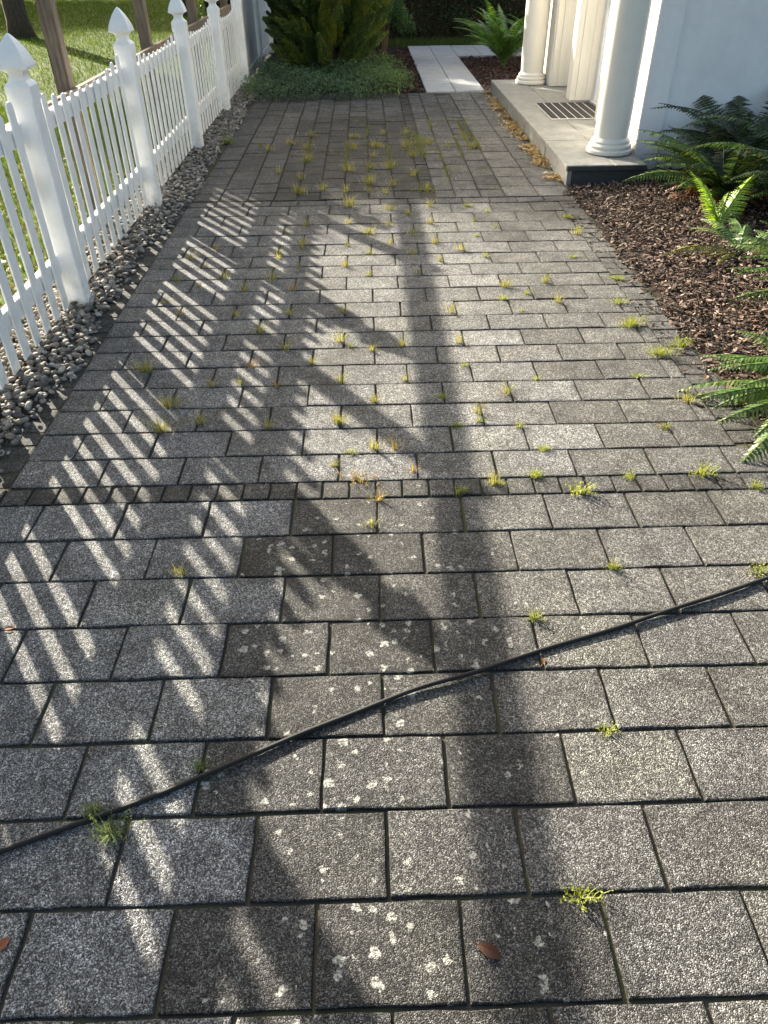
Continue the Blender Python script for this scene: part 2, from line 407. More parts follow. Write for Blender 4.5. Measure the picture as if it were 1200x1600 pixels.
while y < 10.75:
    paver(court, 'sett', .43, .535, y, y + .105, rnd.uniform(.3, .45), .1, .5)
    if 7.65 <= y < 8.95: paver(court, 'sett', 1.0, 1.08, y, y + .105, rnd.uniform(.3, .45), .1, .5)
    y += .105

# ---- lawn
def lawn_sheet():
    b = MB(); b.add([(-60, -6, -.03), (-1.98, -6, -.03), (-1.98, 70, -.03), (-60, 70, -.03)], [(0, 1, 2, 3)])
    return obj('lawn', b.mesh('lawn', M_LAWN, fix=False), kind='structure')
lawn_sheet()
# ---- pebble strip, beds, path
bed = sheet('pebble_bed', -1.98, -1.40, 1.2, 12.2, -.02, M_SOIL, kind='structure')
sheet('mulch_bed', 1.60, 9, 1.6, 6.72, -.012, M_SOIL, kind='structure')
sheet('planting_bed', -1.7, 5, 10.87, 16.6, -.022, M_SOIL, kind='structure')
path = sheet('garden_path', .79, 4.0, 10.88, 15.72, -.014, M_JOINT, kind='structure')
bpy.data.objects.remove(path)
b = MB(); b.add([(.79, 10.88, -.014), (1.55, 10.88, -.014), (1.55, 14.3, -.014), (4.2, 14.3, -.014), (4.2, 15.72, -.014), (.79, 15.72, -.014)], [(0, 1, 2, 3, 4, 5)])
path = obj('garden_path', b.mesh('garden_path', M_JOINT, fix=False), kind='structure')
def slab(xa, xb, ya, yb):
    bb = MB(); bb.box(xa + .004, xb - .004, ya + .004, yb - .004, -.03, .012 + rnd.uniform(-.002, .002), .004); bb.build('slab', M_SLAB, path)
ys = [10.88, 11.55, 12.24, 12.93, 13.62, 14.30, 15.0, 15.72]
for a, c in zip(ys[:-1], ys[1:]):
    xs = [.79, 1.17, 1.55] if a < 14.2 else [.79, 1.17, 1.55, 1.95, 2.6, 3.3, 4.2]
    for xa, xb in zip(xs[:-1], xs[1:]): slab(xa, xb, a, c)

# ================================================================ PICKET FENCE
fence = empty('picket_fence', (FX, 4.04, 0), 'white vinyl picket fence with scalloped top and pointed posts beside the pebbles', 'fence')
def rel(b, o):                                            # move mesh data into the parent's frame
    b.v = [(x - o[0], y - o[1], z - o[2]) for x, y, z in b.v]; return b
FO = (FX, 4.04, 0)
POST_Y = [.24, 2.14, 4.04, 5.94, 7.84, 9.72, 11.62]
def drop(y): return -.014 * max(0, y - 4)
def fence_post(y):
    h = 1.055 + drop(y); px = FX + .022
    b = MB(); b.box(px - .054, px + .054, y - .054, y + .054, -.1, h, .005)
    p = rel(b, FO).build('post', M_VINYL, fence)
    c = MB()
    prof = [(.068, h - .035), (.068, h + .028), (.060, h + .038), (.045, h + .050), (.038, h + .066), (.043, h + .083), (.058, h + .093),
            (.078, h + .099), (.079, h + .108), (.071, h + .135), (.057, h + .165), (.037, h + .198), (.014, h + .226), (.002, h + .236)]
    prof = [(r * .87, z) for r, z in prof]
    c.lathe(prof, px, y, square=True)
    obj('cap', rel(c, FO).mesh('cap', M_VINYL, smooth=False), p)
for y in POST_Y: fence_post(y)
def picket(y, top):
    b = MB(); wv, d = .0375, .004
    x0 = FX - .002 + rnd.uniform(-.002, .002); n = 5
    out = [(-wv, .045), (wv, .045), (wv, top - .030)] + [(wv * math.cos(a) * 1.0, top - .030 + .030 * math.sin(a)) for a in (PI * .22, PI * .4, PI * .6, PI * .78)] + [(-wv, top - .030)]
    lean = rnd.gauss(0, .002)
    rings = [[(x0 + s, y + a + lean * z, z) for a, z in out] for s in (-d, d)]
    b.loft(rings); 
    p = rel(b, FO).build('picket', M_VINYL, fence)
for a, c in zip(POST_Y[:-1], POST_Y[1:]):
    for z0, z1 in ((.205, .295), (.845, .930)):
        b = MB(); zz = drop((a + c) / 2)
        b.box(FX - .045, FX - .0095, a + .02, c - .02, z0 + zz * (z0 > .5), z1 + zz * (z0 > .5), .003); rel(b, FO).build('rail', M_VINYL, fence)
    for k in range(1, 13):
        y = a + (c - a) * k / 13; u = 2 * k / 13 - 1
        picket(y, .958 + .115 * abs(u) ** 2.2 + drop(y))
# tall board fence beyond it
tall = empty('privacy_fence', (-1.65, 11.78, 0), 'tall white board fence with flat panels behind the conifer', 'fence')
TO = (-1.65, 11.78, 0)
for y in (11.78, 13.6, 15.4):
    b = MB(); b.box(-1.715, -1.585, y - .064, y + .064, -.1, 1.95, .006); p = rel(b, TO).build('post', M_VINYL, tall)
    c = MB(); c.lathe([(.072, 1.93), (.075, 1.97), (.05, 1.99), (.003, 2.03)], -1.65, y, square=True); rel(c, TO).build('cap', M_VINYL, p)
y = 11.85
while y < 15.3:
    if abs(y - 13.52) > .16:
        b = MB(); b.box(-1.662, -1.640, y, y + .146, .05, 1.86, .003); rel(b, TO).build('board', M_VINYL, tall)
    y += .15
for z in (.04, 1.80):
    for a, c in ((11.845, 13.535), (13.665, 15.335)):
        b = MB(); b.box(-1.675, -1.627, a, c, z - .02, z + .09, .004); rel(b, TO).build('rail', M_VINYL, tall)

# ================================================================ WOODEN POST AND RAIL behind the fence
WX = -1.95
wood = empty('wooden_rail_fence', (WX, 5.58, 0), 'weathered brown post and rail fence standing behind the white pickets', 'fence')
WO = (WX, 5.58, 0)
for y in (.9, 3.24, 5.58, 7.90, 10.25, 12.65):
    b = MB(); b.box(WX - .047, WX + .047, y - .047, y + .047, -.1, 1.64, .005); rel(b, WO).build('post', M_WOOD, wood)
for (za, zb, dx) in ((.745, .855, .0), (1.46, 1.575, .0)):
    for a, c in ((-.5, 3.235), (3.245, 7.895), (7.905, 12.7)):
        b = MB(); b.box(WX + .048, WX + .085, a, c, za, zb, .004); rel(b, WO).build('rail', M_WOOD, wood)

# ================================================================ HOUSE
house = empty('house', (2.3, 8.6, 0), 'white stucco house with round porch columns and recessed front door', 'house')
HO = (2.3, 8.6, 0)
def hp(name, b, mat, parent=house, smooth=False): return rel(b, HO).build(name, mat, parent, smooth)
def hbox(name, x0, x1, y0, y1, z0, z1, mat, ch=.0, parent=house):
    b = MB(); b.box(x0, x1, y0, y1, z0, z1, ch); return hp(name, b, mat, parent)
ZT = .15
hbox('wall', 2.345, 9.0, 6.74, 7.05, -.05, 3.3, M_STUCCO, .006)                 # front wall, facing the camera
hbox('wall', 2.62, 9.0, 7.051, 10.64, -.05, 3.3, M_STUCCO)
hbox('pilaster', 2.245, 2.44, 6.70, 7.75, .004, 3.05, M_STUCCO, .006)
hbox('pilaster', 2.24, 2.619, 7.86, 8.06, ZT + .002, 3.05, M_TRIM, .004)
p2 = hbox('pilaster', 2.24, 2.619, 9.17, 9.34, ZT + .002, 3.05, M_TRIM, .004)
hbox('moulding', 2.30, 2.36, 9.158, 9.169, ZT + .004, 3.04, M_TRIM, .003, p2)
hbox('moulding', 2.41, 2.47, 9.160, 9.169, ZT + .004, 3.04, M_TRIM, .003, p2)
p1 = hbox('pilaster', 2.21, 2.46, 10.14, 10.66, ZT + .002, 3.05, M_TRIM, .004)
hbox('moulding', 2.225, 2.265, 10.122, 10.139, ZT + .004, 3.04, M_TRIM, .003, p1)
hbox('moulding', 2.30, 2.36, 10.128, 10.139, ZT + .004, 3.04, M_TRIM, .003, p1)
hbox('side_panel', 2.52, 2.60, 9.341, 10.139, ZT + .002, 3.05, M_DOOR, .003)
for y in (9.50, 9.74, 9.98): hbox('moulding', 2.505, 2.519, y, y + .05, ZT + .01, 3.0, M_DOOR, .003)
hbox('side_panel', 2.46, 2.60, 7.751, 7.859, ZT + .002, 3.05, M_DOOR, .003)
door = hbox('door', 2.535, 2.58, 8.16, 9.07, ZT + .03, 2.25, M_DOOR, .004)
hbox('glass_pane', 2.528, 2.534, 8.34, 8.89, .75, 2.05, M_GLASS, 0, door)
for ya, yb, za, zb in ((8.30, 8.34, .70, 2.10), (8.89, 8.93, .70, 2.10), (8.34, 8.89, .70, .75), (8.34, 8.89, 2.05, 2.10)):
    hbox('glazing_bead', 2.522, 2.536, ya, yb, za, zb, M_DOOR, .002, door)
hbox('handle', 2.49, 2.534, 8.97, 9.0, 1.02, 1.20, M_METAL, .006, door)
hbox('lock_plate', 2.529, 2.5345, 8.955, 9.015, .95, 1.25, M_METAL, .001, door)
for ya, yb in ((8.061, 8.155), (9.075, 9.169)): hbox('door_frame', 2.49, 2.61, ya, yb, ZT + .003, 2.33, M_DOOR, .004)
hbox('door_frame', 2.49, 2.61, 8.156, 9.074, 2.256, 2.33, M_DOOR, .004)
hbox('threshold', 2.44, 2.60, 8.157, 9.073, ZT + .002, ZT + .028, M_METAL, .004)
for cy in (6.77, 10.42):
    b = MB(); cx = 2.045
    b.lathe([(.134, ZT + .10), (.140, ZT + .3), (.142, ZT + .8), (.140, 1.6), (.128, 2.6), (.120, 2.85)], cx, cy, 48); c = hp('column', b, M_TRIM, smooth=True)
    b = MB(); prof = [(.178, ZT + .001), (.190, ZT + .010), (.190, ZT + .032), (.183, ZT + .040), (.170, ZT + .044), (.176, ZT + .052), (.176, ZT + .066), (.168, ZT + .076), (.156, ZT + .082), (.158, ZT + .098), (.150, ZT + .108), (.138, ZT + .122)]
    b.lathe(prof, cx, cy, 48); hp('base', b, M_TRIM, c, True)
    b = MB(); b.lathe([(.12, 2.851), (.15, 2.88), (.15, 2.92), (.18, 2.95), (.18, 3.0)], cx, cy, 40); hp('capital', b, M_TRIM, c, True)
hbox('porch_beam', 1.86, 2.62, 6.55, 10.72, 3.051, 3.30, M_TRIM, .01)
hbox('roof', 1.75, 9.1, 6.4, 10.9, 3.302, 3.42, M_STUCCO, .01)
# porch step
step = empty('porch_step', (1.9, 8.5, 0), 'grey stone porch step with slab treads under the white columns', 'step')
SO = (1.9, 8.5, 0)
ys = [6.33, 7.24, 8.33, 9.42, 10.72]
for a, c in zip(ys[:-1], ys[1:]):
    for xa, xb in ((1.592, 1.985), (1.985, 2.62)):
        if xb > 2.3 and a < 7: xb = 2.244
        b = MB(); b.box(xa + .003, xb - .003, a + .003, c - .003, .108, ZT + rnd.uniform(-.001, .001), .005); rel(b, SO).build('slab', M_STONE, step)
for a, c in zip(ys[:-1], ys[1:]):
    b = MB(); b.box(1.612, 1.65, a + .02, c - .002, -.04, .107, .004); rel(b, SO).build('riser', M_STONE, step)
b = MB(); b.box(1.652, 2.244, 6.345, 6.375, -.04, .107, .003); rel(b, SO).build('riser', M_SLATE, step)
b = MB(); b.box(1.606, 2.240, 6.323, 6.3325, .112, .146, .002); rel(b, SO).build('edge_strip', M_SLATE, step)
b = MB(); b.box(1.652, 2.236, 6.377, 10.70, -.04, .104); rel(b, SO).build('core', M_SLATE, step)
# doormat
mat = empty('doormat', (2.13, 8.57, ZT), 'dark striped doormat lying in front of the white door', 'doormat')
b = MB(); b.box(-.29, .29, -.42, .42, .002, .012, .002); b.build('backing', M_MATL, mat)
for i in range(7):
    x0 = -.287 + i * .0835
    b = MB(); b.box(x0, x0 + .070, -.415, .415, .0125, .0165, .001); b.build('bristle_strip', M_MATD, mat)

# ================================================================ HOSE
hp_ = [(-1.6, .56), (-1.2, .73), (-.864, .873), (-.601, .976), (-.447, 1.049), (-.30, 1.112), (-.155, 1.187), (.014, 1.257), (.16, 1.318), (.303, 1.364), (.54, 1.452), (.787, 1.536), (1.02, 1.612), (1.245, 1.702), (1.6, 1.83), (2.2, 2.0)]
def spline(pts, k=8):
    o = []
    for i in range(len(pts) - 1):
        p = [Vector((*pts[max(0, min(len(pts) - 1, i + j))], 0)) for j in (-1, 0, 1, 2)]
        for s in range(k):
            t = s / k
            o.append(.5 * (2 * p[1] + (p[2] - p[0]) * t + (2 * p[0] - 5 * p[1] + 4 * p[2] - p[3]) * t * t + (3 * p[1] - p[0] - 3 * p[2] + p[3]) * t ** 3))
    return o
pts = [p + Vector((0, .003 * math.sin(i * .35) + .0025 * math.sin(i * .13 + 1), .0085 + .0022 * math.sin(i * .21) - .001)) for i, p in enumerate(spline(hp_))]
b = MB(); b.tube(pts, .0064, 10)
b.build('garden_hose', M_HOSE, smooth='all', label='thin black garden hose lying diagonally across the front pavers', category='hose')

# ================================================================ PEBBLES
def pebble_mesh(i):
    import bmesh
    bm = bmesh.new(); bmesh.ops.create_icosphere(bm, subdivisions=2, radius=1)
    sx, sy, sz = rnd.uniform(.9, 1.25), rnd.uniform(.7, .95), rnd.uniform(.42, .62); ph = [rnd.uniform(0, 6) for _ in range(4)]
    for v in bm.verts:
        k = 1 + .09 * math.sin(2.3 * v.co.x + ph[0]) + .08 * math.sin(2.1 * v.co.y + ph[1]) + .06 * math.sin(3.1 * v.co.z + v.co.x + ph[2])
        v.co = Vector((v.co.x * sx, v.co.y * sy, v.co.z * sz)) * k
    me = bpy.data.meshes.new('pebble'); bm.to_mesh(me); bm.free()
    me.polygons.foreach_set('use_smooth', [True] * len(me.polygons)); me.materials.append(M_PEB1); return me
PEB = [pebble_mesh(i) for i in range(9)]
PV = [(np.array([v.co[:] for v in m.vertices]), np.array([p.vertices[:] for p in m.polygons])) for m in PEB]
def peb_col():
    c = rnd.choice([(.22, .21, .19), (.30, .285, .26), (.16, .155, .15), (.25, .22, .19), (.38, .36, .33), (.12, .12, .115), (.27, .23, .19)])
    k = rnd.uniform(.58, .98); return tuple(x * k for x in c)
spots = []
y = 1.9
while y < 12.0:
    for x in np.arange(-1.93, -1.36, .033):
        xx = x + rnd.uniform(-.016, .016); yy = y + rnd.uniform(-.016, .016)
        edge = -1.462 + .035 * math.sin(yy * 2.3) + .02 * math.sin(yy * 6.1) + (.03 if yy > 4.5 else 0) + (.045 if yy > 5.9 else 0)
        if xx > edge + rnd.uniform(-.02, .035): continue
        hump = .018 * math.exp(-((xx + 1.66) / .16) ** 2)
        spots.append((xx, yy, hump - .004 + rnd.uniform(-.004, .012), 0))
        if rnd.random() < .45: spots.append((xx + rnd.uniform(-.02, .02), yy + rnd.uniform(-.02, .02), hump + .016 + rnd.uniform(0, .012), 1))
    y += .029
def peb_rank(s):                                           # largest on the photograph: near and on the visible side
    x, y, z, lay = s
    vis = x > FX + .01 and y > 2.15 + (-1.45 - x) * .9
    return (not vis, y - lay * .25)
spots.sort(key=peb_rank)
from mathutils import Euler
bv, bf, bc = [], [], []; nb = 0
for i, (x, y, z, lay) in enumerate(spots):
    r = rnd.uniform(.009, .021); k = rnd.randrange(9); e = Euler((rnd.gauss(0, .3), rnd.gauss(0, .3), rnd.uniform(0, 6.28)))
    c = peb_col()
    if i < 290:
        o = obj('pebble', PEB[k], bed, (x, y, z), e, (r, r, r)); o.color = (*c, 1)
    else:
        v, f = PV[k]; R = np.array(e.to_matrix())
        bv.append((v * r) @ R.T + np.array((x, y, z))); bf.append(f + nb); nb += len(v); bc.append(np.tile(c, (len(v), 1)))
me = bpy.data.meshes.new('pebble_fill')
V = np.concatenate(bv); Fp = np.concatenate(bf)
me.vertices.add(len(V)); me.vertices.foreach_set('co', V.astype('f').ravel())
me.loops.add(Fp.size); me.loops.foreach_set('vertex_index', Fp.astype('i').ravel())
me.polygons.add(len(Fp)); me.polygons.foreach_set('loop_start', np.arange(0, Fp.size, 3, dtype='i'))
me.polygons.foreach_set('use_smooth', [True] * len(Fp))
me.update(calc_edges=True)
ca = me.color_attributes.new('Col', 'FLOAT_COLOR', 'POINT'); cc = np.ones((len(V), 4), 'f'); cc[:, :3] = np.concatenate(bc); ca.data.foreach_set('color', cc.ravel())
me.materials.append(M_PEB)
obj('pebble_fill', me, bed, kind='stuff')

# ================================================================ MULCH
def chips(name, pts, smin, smax, cols, mat, lab):
    b = MB()
    for x, y, z in pts:
        l, wv, t = rnd.uniform(smin, smax), rnd.uniform(.22, .5), rnd.uniform(.05, .12)
        R = Euler((rnd.gauss(0, .35), rnd.gauss(0, .35), rnd.uniform(0, 6.28))).to_matrix(); k = rnd.uniform(.38, .92); c = rnd.choice(cols)
        out = [(-.5, -.2), (-.15, -.5), (.35, -.42), (.5, .05), (.2, .5), (-.35, .4)]
        bend = rnd.uniform(-.25, .25)
        vs = [Vector((x, y, z)) + R @ Vector((px * l, py * l * wv, s * l * t + bend * l * px * px)) for s in (-.5, .5) for px, py in [(a + rnd.uniform(-.1, .1), bb + rnd.uniform(-.1, .1)) for a, bb in out]]
        b.add(vs, [(5, 4, 3, 2, 1, 0), (6, 7, 8, 9, 10, 11)] + [(j, (j + 1) % 6, 6 + (j + 1) % 6, 6 + j) for j in range(6)], tuple(v * k for v in c))
    return obj(name, b.mesh(name, mat, fix=False), kind='stuff', label=lab, category='mulch')
BARK = [(.13, .085, .062), (.19, .125, .09), (.085, .055, .042), (.25, .175, .13), (.30, .215, .165), (.11, .07, .055), (.15, .085, .06), (.09, .055, .042), (.38, .30, .24)]
pts = []
for _ in range(21000):
    y = rnd.uniform(2.35, 6.7); x = 1.60 + abs(rnd.gauss(0, 1)) * 1.1
    edge = 1.60 + .02 * math.sin(y * 5) + .012 * math.sin(y * 13)
    if y < 2.75: edge += (2.75 - y) * .4
    if x < edge: x = edge + rnd.uniform(0, .25)
    if y > 6.30 and x < 2.26: continue
    if x > 4.2: continue
    pts.append((x + rnd.uniform(-.03, .01) * (x < 1.64), y, rnd.uniform(-.006, .018) + .03 * min(1, (x - 1.6) * 2)))
for _ in range(170): pts.append((1.6 - abs(rnd.gauss(0, .07)), rnd.uniform(2.4, 6.2), .004))
# gentle rise of the soil under the chips
chips('bark_mulch', pts, .008, .045, BARK, M_CHIP, 'brown bark mulch covering the bed beside the driveway')
b = MB(); N = 30
for i in range(N + 1):
    yy = 2.3 + (6.71 - 2.3) * i / N
    b.v += [(1.61, yy, -.008), (1.9, yy, .012), (2.4, yy, .022), (5, yy, .022)]; b.c += [(1, 1, 1)] * 4
for i in range(N):
    for j in range(3): b.f.append((i * 4 + j, i * 4 + j + 1, i * 4 + j + 5, i * 4 + j + 4))
b.build('mulch_soil', M_SOIL, kind='structure')
pts = [(rnd.uniform(1.56, 2.6), rnd.uniform(10.9, 14.25), rnd.uniform(-.02, .01)) for _ in range(1500)] + [(rnd.uniform(.52, .79), rnd.uniform(10.9, 15.5), rnd.uniform(-.02, .01)) for _ in range(700)]
chips('red_bark_mulch', pts, .03, .07, [(.075, .036, .030), (.10, .05, .04), (.05, .028, .024), (.13, .075, .06)], M_CHIP, 'reddish bark mulch on both sides of the pale garden path')

# ================================================================ FERNS
def frond_mesh(L, arch, wid, pal, n=26, droop=.5, start=.1, dead=False):
    """arching frond along +x, pinnae in pairs with lobed edges"""
    b = MB(); P = []
    for i in range(n + 1):
        t = i / n; a = arch * (1 - t * droop * 2)
        P.append(a)
    pos = [Vector((0, 0, 0))]
    for i in range(n): pos.append(pos[-1] + Vector((math.cos(P[i]), 0, math.sin(P[i]))) * (L / n))
    b.tube(pos[::2] + [pos[-1]], [.0035 * (1 - .8 * i / (n / 2 + 1)) + .0006 for i in range(len(pos[::2]) + 1)], 4, col=tuple(x * .8 for x in pal[-1]))
    for i in range(1, n + 1):
        t = i / n
        if t < start: continue
        s = min(1, (t - start) / .22) ** .7 * (1 - max(0, (t - .35) / .65) ** 1.5) * wid + .006
        fwd = (pos[i] - pos[i - 1]).normalized(); up = Vector((-fwd.z, 0, fwd.x))
        for sd in (-1, 1):
            dirv = (Vector((0, sd, 0)) * .93 + fwd * (.32 + .15 * t) - up * rnd.uniform(.05, .35)).normalized()
            nrm = (up + Vector((0, sd * .25, 0)) + fwd * rnd.uniform(-.25, .25)).normalized(); wd = dirv.cross(nrm).normalized() * sd
            c0 = rnd.choice(pal); k = rnd.uniform(.8, 1.2); c = tuple(x * k for x in c0)
            q = max(3, int(5 * s / wid) + 2); pw = L / n * .62
            vs = [pos[i]]; up_, dn = [], []
            for j in range(1, q + 1):
                u = j / q; hw = pw * (1 - .75 * u) * (1.0 if j % 2 else .55)
                cen = pos[i] + dirv * s * u - up * s * .22 * u * u
                up_.append(cen + wd * hw); dn.append(cen - wd * hw)
            tip = pos[i] + dirv * s * 1.12 - up * s * .27
            vs = [pos[i]] + up_ + dn + [tip]; F = [(0, 1, 1 + q)]
            for j in range(q - 1): F.append((1 + j, 2 + j, 2 + q + j, 1 + q + j))
            F.append((q, 2 * q + 1, 2 * q)); b.add(vs, F, c)
    return b.mesh('frond', M_FERN, fix=False)
DARK = [(.024, .052, .020), (.034, .066, .022), (.019, .040, .018), (.046, .080, .026), (.05, .06, .02)]
MIDG = [(.058, .118, .022), (.08, .15, .026), (.042, .092, .02), (.11, .18, .04), (.10, .13, .03)]
LIME = [(.26, .40, .04), (.32, .45, .05), (.21, .35, .04)]
PALE = [(.12, .20, .06), (.15, .23, .075), (.10, .18, .05)]
YELL = [(.22, .22, .04), (.27, .20, .04), (.17, .20, .04)]
RUST = [(.11, .05, .022), (.15, .07, .03), (.08, .038, .02), (.20, .085, .02)]
SETS = {}
def fronds(key, pal, L, arch, wid, n=26, droop=.55, k=4, start=.12):
    SETS[key] = [frond_mesh(L * rnd.uniform(.85, 1.15), arch * rnd.uniform(.85, 1.15), wid * rnd.uniform(.9, 1.1), pal, n, droop * rnd.uniform(.85, 1.2), start) for _ in range(k)]
fronds('dark', DARK, .70, 1.10, .072, 42, .60, k=7)
fronds('mid', MIDG, .64, .92, .070, 42, .66, k=7)
fronds('low', MIDG, .60, .50, .070, 42, .85, k=6)
fronds('lime', LIME, .26, 1.2, .048, 28, .28, start=.05)
fronds('pale', PALE, .36, .95, .052, 32, .60)
fronds('yellow', YELL, .40, .55, .052, 32, .75)
fronds('rust', RUST, .45, .8, .05, 22, .95)
fronds('tall', [(.07, .15, .035), (.09, .18, .04), (.05, .12, .03), (.12, .22, .05)], .80, 1.25, .075, 36, .42, k=6)
def fern(label, loc, spec, group=None):
    """spec: list of (set, azimuth deg, scale)"""
    e = empty('fern', loc, label, 'fern', group)
    cb = MB()
    for j in range(5):
        a = j * 1.3; cb.tube([(0, 0, -.02), (.02 * math.cos(a), .02 * math.sin(a), .03)], [.014, .006], 5)
    cb.build('crown', M_BARK, e)
    for key, az, s in spec:
        o = obj('frond', rnd.choice(SETS[key]), e, (rnd.uniform(-.03, .03), rnd.uniform(-.03, .03), .01), (rnd.gauss(0, .18), rnd.gauss(0, .12), math.radians(az)), (s, s, s))
    return e
def ringf(key, n, s0, s1, a0=0, a1=360): return [(key, a0 + (a1 - a0) * (i + rnd.uniform(.1, .9)) / n, rnd.uniform(s0, s1)) for i in range(n)]
GZ = .02
fern('large dark green fern against the white stucco wall', (3.0, 6.22, GZ), ringf('dark', 38, 1.15, 1.6) + ringf('mid', 10, 1.0, 1.4) + ringf('rust', 3, .7, .9))
fern('broad glossy green fern spreading toward the porch step in front of the wall', (2.62, 5.72, GZ), ringf('mid', 14, 1.0, 1.3, 110, 260) + ringf('dark', 22, .9, 1.3) + ringf('rust', 11, .8, 1.15, 150, 330))
fern('dark fern with brown dead fronds at the right edge above the small bright fern', (3.12, 5.35, GZ), ringf('dark', 30, 1.0, 1.45) + ringf('mid', 8, .9, 1.3) + ringf('rust', 5, .7, 1.0, 170, 300))
fern('small lime yellow fern standing in sunlit mulch', (2.36, 5.06, GZ), [('lime', 150, 1.6), ('lime', 175, 1.0), ('lime', 60, 1.1), ('lime', 35, 1.5), ('lime', 110, 1.2), ('lime', 250, .7), ('lime', 200, .9), ('lime', 135, 1.3)])
fern('pale green fern with a yellowing frond lying over the mulch', (2.30, 4.58, GZ), [('pale', 90, 1.1), ('pale', 120, .95), ('pale', 60, 1.0), ('pale', 150, .9), ('pale', 20, 1.0), ('yellow', 195, 1.25), ('yellow', 182, 1.0), ('yellow', 225, .7), ('rust', 300, .6), ('rust', 330, .5), ('pale', 270, .6)])
fern('bright green fern with fronds hanging over the front right pavers', (2.03, 2.68, GZ), [('low', 207, 1.35), ('low', 195, 1.25), ('mid', 150, 1.0), ('mid', 170, .98), ('mid', 185, 1.05), ('low', 215, 1.2), ('mid', 200, 1.1), ('mid', 180, .95), ('mid', 165, 1.0), ('low', 150, 1.0), ('mid', 215, 1.05), ('low', 225, 1.1), ('mid', 140, .9), ('low', 170, 1.1), ('mid', 120, 1.0), ('mid', 100, .9), ('mid', 250, .9), ('low', 238, .95), ('mid', 60, .9), ('mid', 10, .9), ('mid', 320, .9), ('mid', 160, 1.15), ('low', 185, 1.2), ('low', 160, 1.1), ('mid', 192, 1.2), ('mid', 210, 1.2), ('mid', 177, 1.1), ('low', 140, 1.0), ('mid', 130, 1.1), ('rust', 200, .8), ('yellow', 170, 1.0)])
fern('mid green fern at the right edge between the mulch and the hanging fern', (2.42, 3.62, GZ), ringf('mid', 18, .95, 1.25, 110, 250) + ringf('rust', 2, .8, 1.0, 150, 230) + ringf('mid', 5, .8, 1.0, 250, 470))
fern('tall green fern beside the far porch column and garden path', (2.12, 13.1, 0), ringf('tall', 44, .9, 1.4))
fern('dim fern in the shade behind the tall fern by the path corner', (2.75, 13.7, 0), ringf('tall', 18, .9, 1.2))

# ================================================================ WEEDS in the joints
def tuft_mesh(name, n, h, spread, pal, leafy=.3, mat=M_GRASS):
    b = MB()
    for i in range(n):
        a = rnd.uniform(0, 2 * PI); r = abs(rnd.gauss(0, spread)); L = h * rnd.uniform(.45, 1.1)
        base = Vector((r * math.cos(a) * 1.0, r * math.sin(a) * .5, 0)); lean = Vector((math.cos(a), math.sin(a), 0)) * rnd.uniform(.1, .75)
        wv = rnd.uniform(.0006, .0014); side = Vector((-math.sin(a), math.cos(a), 0)) * wv
        c = rnd.choice(pal); k = rnd.uniform(.75, 1.25); c = tuple(x * k for x in c)
        p1 = base + (Vector((0, 0, 1)) + lean * .5) * L * .55; p2 = base + (Vector((0, 0, 1)) * .95 + lean * 1.3) * L
        b.add([base - side, base + side, p1 + side * .8, p1 - side * .8, p2], [(0, 1, 2, 3), (3, 2, 4)], c)
        if rnd.random() < leafy:
            for q in range(rnd.randint(2, 5)):
                t = rnd.uniform(.3, 1); p = base.lerp(p2, t); d = Vector((rnd.gauss(0, 1), rnd.gauss(0, 1), rnd.gauss(.3, .6))).normalized(); s = rnd.uniform(.0025, .0055)
                e = d.orthogonal().normalized() * s * .4
                b.add([p, p + d * s * .6 + e, p + d * s * 1.3, p + d * s * .6 - e], [(0, 1, 2, 3)], c)
    return b.mesh(name, mat, fix=False)
OLIVE = [(0.272, 0.264, 0.08), (0.336, 0.312, 0.12), (0.216, 0.224, 0.064), (0.4, 0.368, 0.192)]
ORNG = [(0.368, 0.264, 0.12), (0.416, 0.32, 0.16), (0.304, 0.28, 0.096), (0.368, 0.216, 0.096)]
FRESH = [(0.288, 0.32, 0.08), (0.352, 0.368, 0.12), (0.224, 0.264, 0.064)]
GREEN = [(.14, .19, .08), (.19, .23, .10), (.11, .15, .06)]
W = {'o': [tuft_mesh('weed_tuft', 42, .062, .016, OLIVE) for _ in range(5)], 'r': [tuft_mesh('weed_tuft', 28, .055, .014, ORNG) for _ in range(3)],
     'f': [tuft_mesh('weed_tuft', 34, .032, .016, FRESH, .8) for _ in range(4)], 'F': [tuft_mesh('weed_tuft', 190, .060, .045, FRESH, .7) for _ in range(3)],
     'O': [tuft_mesh('weed_tuft', 90, .075, .034, OLIVE, .5) for _ in range(4)], 'R': [tuft_mesh('weed_tuft', 90, .032, .05, ORNG, .5) for _ in range(2)],
     'G': [tuft_mesh('weed_tuft', 90, .06, .022, GREEN, .9) for _ in range(2)]}
WK = {'o': 'thin yellow-green weed tuft in a joint', 'r': 'small drying orange-tipped weed tuft in a joint', 'f': 'tiny fresh green weed sprig in a joint', 'O': 'bushy olive weed clump in a joint'}
def weed(px, py, kind, s=1.0, label=None):
    p = ground_at(px, py)
    if label is None:
        zone = ('on the dark rear paving', 'in the striped picket shadow', 'in the long straight shadow strip', 'left of the long shadow strip', 'on the sunlit right half')[
            0 if p.y > 6.05 else 1 if p.x < -.4 else 3 if p.x < .13 else 2 if p.x < .36 else 4]
        lab = WK[kind] + ' ' + zone; grp = WK[kind].split(' from')[0].split(' in a')[0] + 's ' + zone
    else: lab, grp = label, None
    zs = rnd.uniform(.85, 1.25) * s
    return obj('weed_tuft', rnd.choice(W[kind]), None, (p.x, p.y, -.008), (0, 0, rnd.choice((0, PI)) + rnd.gauss(0, .25)), (s, s, zs), label=lab, category='weed', group=grp)
c7 = lambda l: [(380 + x / 2.4, 450 + y / 2.4, k) for x, y, k in l]
cA = lambda l: [(150 + x / 3, 350 + y / 3, k) for x, y, k in l]
